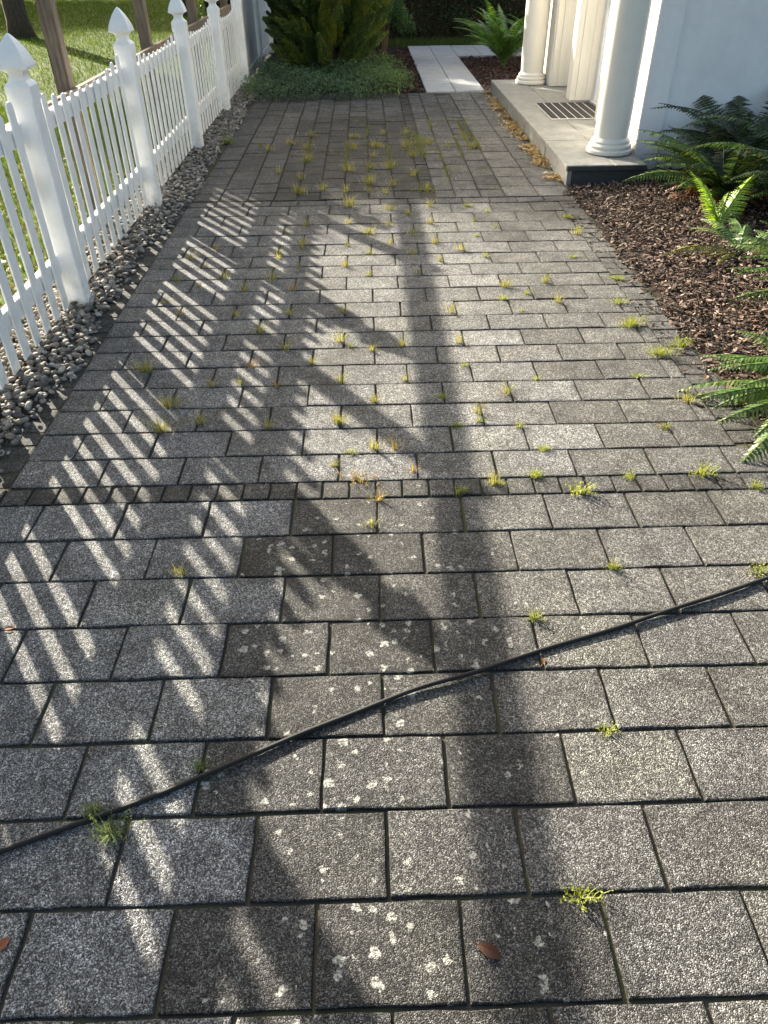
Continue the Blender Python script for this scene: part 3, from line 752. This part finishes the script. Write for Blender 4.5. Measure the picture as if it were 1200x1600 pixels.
c6 = lambda l: [(300 + x / 2, 150 + y / 2, k) for x, y, k in l]
L7 = c7([(65, 165, 'o'), (175, 100, 'o'), (160, 230, 'o'), (255, 280, 'o'), (370, 90, 'o'), (365, 205, 'o'), (402, 222, 'f'), (360, 350, 'o'), (355, 505, 'o'), (480, 235, 'o'), (490, 425, 'o'), (490, 600, 'o'), (595, 215, 'o'), (605, 345, 'o'),
         (780, 95, 'o'), (808, 205, 'o'), (830, 292, 'f'), (875, 465, 'o'), (885, 502, 'f'), (800, 517, 'f'), (1035, 522, 'f'), (990, 395, 'o'), (1100, 342, 'f'), (1132, 607, 'f'), (975, 42, 'f'), (1060, 22, 'f'), (1045, 87, 'f'), (345, 665, 'o'), (640, 690, 'r'), (575, 605, 'r'), (1100, 708, 'f'), (820, 770, 'f'), (505, 795, 'r'), (485, 890, 'o'), (405, 618, 'f')])
LA = cA([(380, 268, 'o'), (325, 372, 'o'), (400, 425, 'r'), (480, 297, 'o'), (610, 260, 'o'), (570, 125, 'r'), (520, 205, 'r'), (445, 165, 'o'), (660, 435, 'o'), (700, 315, 'o'), (775, 495, 'o'), (885, 590, 'o'), (730, 672, 'r'), (850, 762, 'r'), (675, 750, 'o'), (1010, 655, 'o'), (965, 108, 'o'), (855, 160, 'o'), (950, 207, 'o'), (830, 263, 'o'), (920, 310, 'r'), (915, 430, 'o'), (545, 760, 'o'), (490, 935, 'o'), (810, 952, 'o')])
L6 = c6([(240, 170, 'o'), (305, 150, 'O'), (375, 125, 'O'), (362, 165, 'O'), (360, 205, 'O'), (340, 260, 'o'), (335, 305, 'O'), (410, 295, 'o'), (505, 130, 'O'), (505, 165, 'O'), (575, 160, 'O'), (490, 235, 'O'), (555, 225, 'o'), (620, 225, 'O'), (668, 120, 'o'), (672, 160, 'O'), (738, 152, 'O'), (690, 190, 'O'), (555, 275, 'O'), (480, 300, 'o'), (488, 345, 'O'), (620, 355, 'O'), (630, 280, 'o'), (605, 305, 'o'), (675, 372, 'o'), (745, 345, 'o'), (742, 398, 'o'), (490, 400, 'o'), (552, 430, 'O'), (615, 405, 'o'), (485, 468, 'o'), (480, 532, 'o'), (555, 492, 'o'), (555, 560, 'o'), (620, 462, 'o'), (690, 433, 'o'), (690, 493, 'o'), (705, 553, 'o'), (760, 460, 'o'), (775, 515, 'o'), (840, 483, 'o'), (880, 390, 'f'), (890, 438, 'f'), (925, 363, 'f'), (950, 410, 'o'), (920, 503, 'f'), (1030, 672, 'f'), (1045, 614, 'f'), (1105, 582, 'o'), (1145, 645, 'o'), (272, 492, 'o'), (290, 425, 'o'), (360, 405, 'o'), (345, 460, 'o'), (800, 160, 'o'), (850, 130, 'o'), (880, 160, 'o'), (600, 120, 'o'), (570, 190, 'o'), (690, 250, 'o'), (735, 290, 'o'), (270, 240, 'o'), (215, 160, 'o')])
seen = []
for x, y, k in L7 + LA + L6:
    if any(abs(x - a) < 5 and abs(y - b_) < 5 for a, b_ in seen): continue
    seen.append((x, y)); weed(x, y, k, rnd.uniform(.75, 1.15) if y > 330 else rnd.uniform(1.1, 1.5) if k == 'o' else rnd.uniform(1.0, 1.35))
for x, y, k in [(848, 702, 'f'), (985, 747, 'f'), (770, 755, 'o'), (958, 887, 'f'), (950, 1143, 'f'), (1040, 668, 'f'), (995, 588, 'f'), (1180, 762, 'f'), (835, 742, 'f'), (720, 767, 'f')]: weed(x, y, k)
for x, y, k, s, lab in [(985, 508, 'F', 1.0, 'large pale green weed cushion on the right driveway edge near the mulch'), (1030, 554, 'F', .95, 'bushy lime green weed clump where the right pavers meet the mulch, nearest the hanging fern'),
        (1064, 540, 'f', 1.7, 'small weed clump right beside the lime green clump at the mulch edge'), (967, 474, 'f', 1.6, 'thin weed just behind the large pale green cushion at the right edge'), (965, 436, 'F', .62, 'flat spiky weed on the right pavers below the step, third from the mulch'),
        (895, 402, 'F', .5, 'low flat green weed patch on the right pavers below the porch step'), (885, 340, 'F', .55, 'pale weed at the driveway edge just in front of the porch step corner'), (902, 366, 'o', 1.2, 'upright grey-green weed at the mulch edge near the porch step'),
        (907, 770, 'f', 1.9, 'yellow-green weed on the sett course in the right half'), (1095, 741, 'f', 2.0, 'spreading bright weed on the sett course at the far right'), (835, 967, 'f', 1.1, 'small yellow weed above the hose on the right front pavers'),
        (905, 1403, 'f', 1.15, 'bright green weed cushion in a joint of the nearest paver rows'), (175, 1305, 'G', 1.0, 'feathery dark green weed beside the hose at lower left'), (148, 1268, 'G', .6, 'small weed just behind the hose at lower left'),
        (285, 898, 'o', .8, 'single small weed in the striped shade left of the front pavers'), (313, 1200, 'G', .5, 'thin grass stalk in a joint touching the hose'), (690, 620, 'F', .42, 'round weed clump in the middle of the driveway on the beam shadow'),
        (560, 748, 'R', 1.0, 'flat orange-brown dried weed spread along the sett course in the middle'), (780, 755, 'F', .4, 'spiky weed on the sett course right of the long shadow'), (790, 448, 'O', .8, 'olive weed clump in full sun right of the long shadow strip'),
        (730, 322, 'F', .5, 'sunlit weed tuft at the border of the dark shaded paving'), (227, 580, 'O', .9, 'bushy grey-green weed in the striped shade, nearest the pebbles'), (267, 635, 'O', 1.0, 'tall olive weed in the striped shade near the pebbles'), (252, 672, 'O', .9, 'sprawling yellow-green weed in the striped shade just above the sett course'),
        (358, 225, 'G', 1.6, 'reddish green weed growing at the rear edge of the pebble strip'), (1188, 893, 'f', 1.4, 'small weed at the right end of the hose'), (530, 660, 'O', .7, 'yellow weed clump left of the long shadow above the sett course'), (1075, 628, 'o', 1.3, 'spindly pale weed near the fern tips on the right pavers')]:
    weed(x, y, k, s, lab)

# moss and seedlings creeping along the joints of the rear field
mp = []
for _ in range(11000):
    if rnd.random() < .6:
        xj = rnd.choice([-.55, -.18, .017, .213, .43, .48, .535, .535, .69, .89]); yj = rnd.uniform(6.2, 9.1)
        if math.sin(yj * 3.1 + xj * 17) + .6 * math.sin(yj * 9 + xj * 5) < .15: continue
        mp.append((xj + rnd.gauss(0, .016), yj, 0))
    elif rnd.random() < .5:
        yj = rnd.choice([9.03, 7.65, 6.27, 7.65, 8.3, 6.9]); xj = rnd.uniform(-.6, 1.05)
        if math.sin(xj * 7 + yj * 3) + .7 * math.sin(xj * 19 + yj) > .75: mp.append((xj, yj + rnd.gauss(0, .018), 0))
    else:
        mp.append((rnd.choice([1.0, 1.08]) + rnd.gauss(0, .008), 7.65 + 1.4 * rnd.random() ** 2, 0)) if rnd.random() < .35 else None
P = np.array(mp) + np.array((0, 0, -.004)); n = len(P)
A = np.column_stack([rng.normal(0, .5, n), rng.normal(0, .5, n), np.ones(n)]) * rng.uniform(.010, .042, n)[:, None]
ang = rng.uniform(0, PI, n); B = np.column_stack([np.cos(ang), np.sin(ang), np.zeros(n)]) * .0022
obj('joint_moss', quads('joint_moss', P, A, B, np.array(OLIVE)[rng.integers(0, 4, n)] * np.array((.8, .92, .9)) * rng.uniform(.45, .95, n)[:, None], M_GRASS, 'blade'), kind='stuff', label='yellow-green moss and seedlings along the joints of the rear paving', category='moss')

# ================================================================ FALLEN LEAVES and litter
def dry_leaf(px, py, L, az, col, label, rot=(.15, .1)):
    b = MB(); n = 7; vs = []; F = []
    for i in range(n + 1):
        t = i / n; hw = .24 * math.sin(PI * min(1, t * 1.02)) ** .8 + .004; z = .10 * math.sin(PI * t) + .015
        vs += [((t - .5) * L, -hw * L, (z + .16 * hw) * L), ((t - .5) * L, 0, z * L), ((t - .5) * L, hw * L, (z + .22 * hw) * L)]
    for i in range(n):
        for j in (0, 1): F.append((3 * i + j, 3 * i + j + 1, 3 * i + j + 4, 3 * i + j + 3))
    b.add(vs, F, col)
    b.tube([((-.5) * L, 0, .02 * L), (-.72 * L, .03 * L, .01 * L)], .0012, 4, col=col)
    p = ground_at(px, py)
    obj('fallen_leaf', b.mesh('fallen_leaf', M_DRY, fix=False), None, (p.x, p.y, .002), (*rot, math.radians(az)), label=label, category='leaf')
dry_leaf(765, 1487, .055, -28, (.09, .042, .026), 'red-brown curled dead leaf on the nearest paver row right of centre')
dry_leaf(4, 1478, .04, 60, (.24, .09, .05), 'small orange-brown dead leaf at the left edge of the front pavers')
dry_leaf(1030, 665, .035, 10, (.22, .15, .10), 'small tan dead leaf on the right pavers near the fern')
dry_leaf(1103, 590, .05, 60, (.34, .23, .15), 'pale tan dead leaf at the tip of the mulch bed')
dry_leaf(15, 983, .03, 20, (.30, .14, .07), 'tiny orange dead leaf on the left front pavers in the picket shadow')
dry_leaf(848, 1034, .03, 70, (.14, .07, .03), 'brown dead sprig lying against the hose on the right')
def litter(name, pts, smin, smax, cols, label, lift=.3):
    n = len(pts); P = np.array(pts); d = unit(np.column_stack([rng.normal(size=n), rng.normal(size=n), rng.normal(size=n) * lift])); s = rng.uniform(smin, smax, n)[:, None]
    e = unit(np.cross(d, rand_dirs(n) * .4 + np.array((0, 0, 1)))) * s * rng.uniform(.25, .5, n)[:, None]
    c = np.array([cols[i] for i in rng.integers(0, len(cols), n)]) * rng.uniform(.7, 1.25, n)[:, None]
    return obj(name, quads(name, P, d * s, e, c, M_DRY), kind='stuff', label=label, category='litter')
pts = [(1.60 - abs(rnd.gauss(0, .06)), 6.45 + 4.3 * rnd.random() ** .85, rnd.uniform(.0, .03)) for _ in range(4200)]
pts = [p for p in pts if math.sin(p[1] * 5.3) + .7 * math.sin(p[1] * 11.7 + 1) + .5 * math.sin(p[1] * 23) + rnd.uniform(-.6, 1.0) > 0]
litter('leaf_litter', pts, .010, .028, [(.55, .40, .17), (.62, .48, .25), (.42, .28, .12), (.34, .24, .10)], 'dry yellow leaf litter along the foot of the porch step')
pts = [(rnd.uniform(-1.35, 1.2), rnd.uniform(6.1, 10.8), .004) for _ in range(700)]
litter('petal_litter', pts, .004, .012, [(.30, .30, .27), (.22, .20, .14), (.40, .38, .33)], 'small pale debris scattered over the shaded rear paving', .1)
pts = [(rnd.uniform(-3.2, -1.98), rnd.uniform(2.2, 8), -.01) for _ in range(2200)]
litter('fallen_leaf_litter', pts, .015, .035, [(.20, .10, .05), (.28, .16, .08), (.14, .08, .05), (.3, .22, .12)], 'brown leaf litter on the lawn edge behind the pickets', .35)

# ================================================================ LAWN GRASS
def grass(name, n, x0, x1, y0, y1, h, wv, pal, label, z=-.03, power=1.0):
    x = rng.uniform(x0, x1, n); y = y0 + (y1 - y0) * rng.uniform(0, 1, n) ** power
    P = np.column_stack([x, y, np.full(n, z)])
    A = np.column_stack([rng.normal(0, .35, n), rng.normal(0, .35, n), np.ones(n)]) * (h * rng.uniform(.5, 1.2, n))[:, None]
    ang = rng.uniform(0, PI, n); B = np.column_stack([np.cos(ang), np.sin(ang), np.zeros(n)]) * wv
    c = np.array(pal)[rng.integers(0, len(pal), n)] * rng.uniform(.75, 1.25, n)[:, None]
    return obj(name, quads(name, P, A, B, c, M_GRASS, 'blade'), kind='stuff', label=label, category='grass')
LG = [(.055, .098, .012), (.075, .122, .014), (.042, .078, .012), (.095, .128, .02)]
grass('lawn_grass', 120000, -14, -2.05, 9, 31, .055, .006, LG, 'sunlit mown lawn behind the fences', power=.8)
grass('lawn_edge_grass', 50000, -6.5, -2.0, 2.0, 10.5, .07, .0045, LG, 'green lawn seen through the gaps between the pickets')
grass('hedge_foot_grass', 9000, -1.5, 4.5, 15.75, 16.9, .09, .006, [(.05, .085, .02), (.07, .10, .03)], 'shaded grass strip at the foot of the dark hedge')

# ================================================================ GROUND COVER
n = 30000
x = rng.uniform(-1.52, .68, n); y = rng.uniform(10.3, 13.2, n)
front = 10.22 + .30 * (x + 1.5) / 2.2 + .05 * np.sin(x * 9) + .03 * np.sin(x * 23)
right = .55 + .10 * np.sin(y * 7) - np.maximum(0, y - 11.6) * .15
keep = (y > front) & (x < right); x, y = x[keep], y[keep]; n = len(x)
edge = np.clip((y - front[keep]) / .22, 0, 1)
hump = .07 + .17 * edge * (.75 + .25 * np.sin(x * 6 + y * 4) + .15 * np.sin(x * 17 - y * 11))
P = np.column_stack([x, y, hump * rng.uniform(.15, 1.1, n)])
d = unit(np.column_stack([rng.normal(size=n), rng.normal(size=n) - .3, rng.normal(size=n) * .5 + .25])); s = rng.uniform(.010, .022, n)[:, None]
e = unit(np.cross(d, np.array((0, 0, 1)) + rand_dirs(n) * .6)) * s * .42
pal = np.array([(.075, .14, .08), (.10, .17, .105), (.055, .11, .05), (.14, .21, .125)]); c = pal[rng.integers(0, 4, n)] * rng.uniform(.7, 1.3, n)[:, None]
pick = rng.uniform(0, 1, n) < np.clip((x + .25) / .8, 0, .8); c[pick] *= np.array((1.5, 1.35, .7))
obj('ground_cover', quads('ground_cover', P, d * s, e, c, M_LEAF), kind='stuff', label='low blue-green leafy ground cover under the conifer', category='ground cover')

# ================================================================ CONIFERS, HEDGE
def conifer(label, loc, plumes, per, pal, droop=0.0, size=(.008, .018), trunk_h=1.9, name='conifer_shrub', flat=.5):
    e = empty(name, loc, label, 'shrub')
    t = MB()
    for k in range(5):
        a = k * 1.25; t.tube([(0, 0, -.1), (.12 * math.cos(a), .12 * math.sin(a), .5), (.3 * math.cos(a), .3 * math.sin(a), trunk_h * .7), (.38 * math.cos(a), .38 * math.sin(a), trunk_h)], [.05, .035, .025, .01], 7)
    t.build('trunk', M_BARK, e)
    PP, DD, CC, SS = [], [], [], []
    for (base, tip, rad, tone) in plumes:
        base, tip = np.array(base), np.array(tip); ax = unit(tip - base); L = np.linalg.norm(tip - base); n = int(per * L * (rad / .2))
        tt = rng.uniform(.08, 1, n) ** .8; rr = rad * (np.sin(np.clip(tt, 0, 1) * PI * .86 + .25)) * np.sqrt(rng.uniform(.12, 1, n)); rr = np.abs(rr)
        a = rng.uniform(0, 2 * PI, n); o1 = unit(np.cross(ax, (0.2, .3, 1))); o2 = np.cross(ax, o1)
        lump = 1 + .35 * np.sin(a * 3 + tt * 14) * np.sin(tt * 21)
        rad_v = np.cos(a)[:, None] * o1 + np.sin(a)[:, None] * o2
        P = base + ax * (tt * L)[:, None] + rad_v * (rr * lump)[:, None]
        D = unit(ax * .9 + rad_v * .8 + rand_dirs(n) * .55 + np.array((0, 0, .25 - droop)))
        PP.append(P); DD.append(D); SS.append(rng.uniform(*size, n))
        outer = np.clip(rr / rad, 0, 1)
        c = np.array(pal)[rng.integers(0, len(pal), n)] * tone * rng.uniform(.75, 1.25, n)[:, None]
        CC.append(c)
    P, D, C_, S = map(np.concatenate, (PP, DD, CC, SS)); n = len(P)
    E_ = unit(np.cross(D, rand_dirs(n))) * (S * flat)[:, None]
    obj('foliage', quads('foliage', P, D * S[:, None], E_, C_, M_CONIF), e); return e
pl = []
TONES = [(1, 1, 1), (1.15, 1.08, .85), (.75, .85, 1), (1.4, 1.2, .75), (.9, .95, 1.0), (.5, .6, .75)]
for i in range(190):                                      # upswept plumes fanning out from the base
    a = rnd.uniform(0, 2 * PI); h0 = rnd.uniform(.03, 1.0) ** 1.15; out = rnd.uniform(.45, .98) * (1 + .1 * h0)
    b0 = (math.cos(a) * out * .35, math.sin(a) * out * .35, h0)
    pl.append((b0, (math.cos(a + rnd.gauss(0, .12)) * out, math.sin(a + rnd.gauss(0, .12)) * out, h0 + rnd.uniform(.28, .62)), rnd.uniform(.055, .10), rnd.choice(TONES)))
for i in range(70):
    a = rnd.uniform(0, 2 * PI); r0 = rnd.uniform(0, .6); z0 = rnd.uniform(.9, 1.7)
    pl.append(((math.cos(a) * r0 * .5, math.sin(a) * r0 * .5, z0), (math.cos(a) * r0 * 1.5, math.sin(a) * r0 * 1.5, z0 + rnd.uniform(.4, .85)), rnd.uniform(.08, .14), rnd.choice(TONES)))
conifer('large golden-green conifer bush growing above the ground cover', (-.50, 12.5, 0), pl, 9000, [(.10, .155, .042), (.13, .185, .05), (.078, .125, .04), (.17, .195, .055)])
pl = []
for i in range(60):
    a = rnd.uniform(0, 2 * PI); z0 = rnd.uniform(.5, 2.5); out = rnd.uniform(.35, .62) * (1.15 - z0 * .2)
    pl.append(((math.cos(a) * .1, math.sin(a) * .1, z0 + .1), (math.cos(a) * out, math.sin(a) * out, z0 - rnd.uniform(.1, .4)), rnd.uniform(.11, .17), rnd.choice([(1, 1, 1), (1.2, 1.2, 1), (.8, .9, .9)])))
conifer('dark drooping conifer between the golden bush and the garden path', (.28, 14.1, 0), pl, 5200, [(.04, .085, .04), (.055, .105, .045), (.03, .065, .03), (.075, .13, .05)], droop=.9, trunk_h=2.4)
hedge = empty('hedge', (1.2, 17.4, 0), 'dense dark evergreen hedge closing the view behind the garden path', 'hedge')
b = MB(); b.box(-4.2, 5.2, -.28, .45, -.1, 2.5); b.build('core', simple('hedge_twigs', (.018, .016, .011), .95, .1), hedge)
n = 42000
x = rng.uniform(-4.3, 5.3, n); z = rng.uniform(-.02, 2.6, n); y = -.36 + .10 * np.sin(x * 5.1 + 2 * np.sin(z * 3)) * np.sin(z * 4.3 + x) + rng.normal(0, .07, n)
top = rng.uniform(0, 1, n) < .18; z[top] = 2.5 + rng.normal(0, .08, top.sum()); y[top] = rng.uniform(-.35, .5, top.sum())
P = np.column_stack([x, y, z]); d = unit(rand_dirs(n) + np.array((0, -.4, .5))); s = rng.uniform(.018, .042, n)[:, None]
E_ = unit(np.cross(d, rand_dirs(n))) * s * .45
c = np.array([(.018, .036, .014), (.025, .046, .016), (.014, .028, .012), (.035, .055, .02)])[rng.integers(0, 4, n)] * rng.uniform(.7, 1.3, n)[:, None]
obj('foliage', quads('hedge_foliage', P, d * s, E_, c, M_CONIF), hedge)

# ================================================================ LAWN TREES (their shade falls on the rear paving)
def tree(label, loc, r0, th, crown_c, crown_r, nclump, nleaf, limbs=7, lean=(0, 0)):
    e = empty('lawn_tree', loc, label, 'tree')
    t = MB(); cz = Vector(crown_c)
    trunk = [Vector((0, 0, -.2)), Vector((lean[0] * .2, lean[1] * .2, .25)), Vector((lean[0] * .6, lean[1] * .6, th * .5)), Vector((lean[0], lean[1], th)), cz + Vector((0, 0, crown_r[2] * .4))]
    t.tube(trunk, [r0 * 1.55, r0 * 1.08, r0 * .92, r0 * .75, r0 * .15], 14)
    cl = []
    for k in range(nclump):
        d = rand_dirs(1)[0]; q = rnd.random() ** .4
        cl.append(np.array(cz) + d * np.array(crown_r) * q)
    for k in range(limbs):
        c = Vector(cl[k]); s = trunk[3].lerp(trunk[4], rnd.uniform(0, .5)); t.tube([s, s.lerp(c, .5) + Vector((0, 0, .2)), c], [r0 * .42, r0 * .26, r0 * .06], 7)
    t.build('trunk', M_BARK, e, smooth='all')
    P = np.concatenate([c + rng.normal(size=(nleaf, 3)) * np.array((.42, .42, .30)) for c in cl]); n = len(P)
    d = unit(rand_dirs(n) + np.array((0, 0, -.3))); s = rng.uniform(.035, .065, n)[:, None]; E_ = unit(np.cross(d, rand_dirs(n))) * s * .55
    c = np.array([(.05, .095, .02), (.065, .115, .025), (.04, .08, .018)])[rng.integers(0, 3, n)] * rng.uniform(.75, 1.25, n)[:, None]
    obj('crown', quads('crown', P, d * s, E_, c, M_LEAF), e); return e
tree('dark tree trunk on the lawn at the top left corner', (-7.15, 18.6, 0), .21, 3.0, (-1.65, 2.3, 5.7), (2.3, 2.4, 1.0), 60, 520, lean=(-.2, .4))
tree('tree on the shaded lawn whose trunk shows behind the far pickets', (-4.6, 23.5, 0), .16, 3.0, (0, .5, 5.6), (2.2, 2.2, 1.6), 34, 280)
tree('farther lawn tree left of the fence shading the grass', (-14.5, 34.5, 0), .25, 2.8, (0, 0, 5.0), (5.4, 4.8, 1.3), 150, 640)
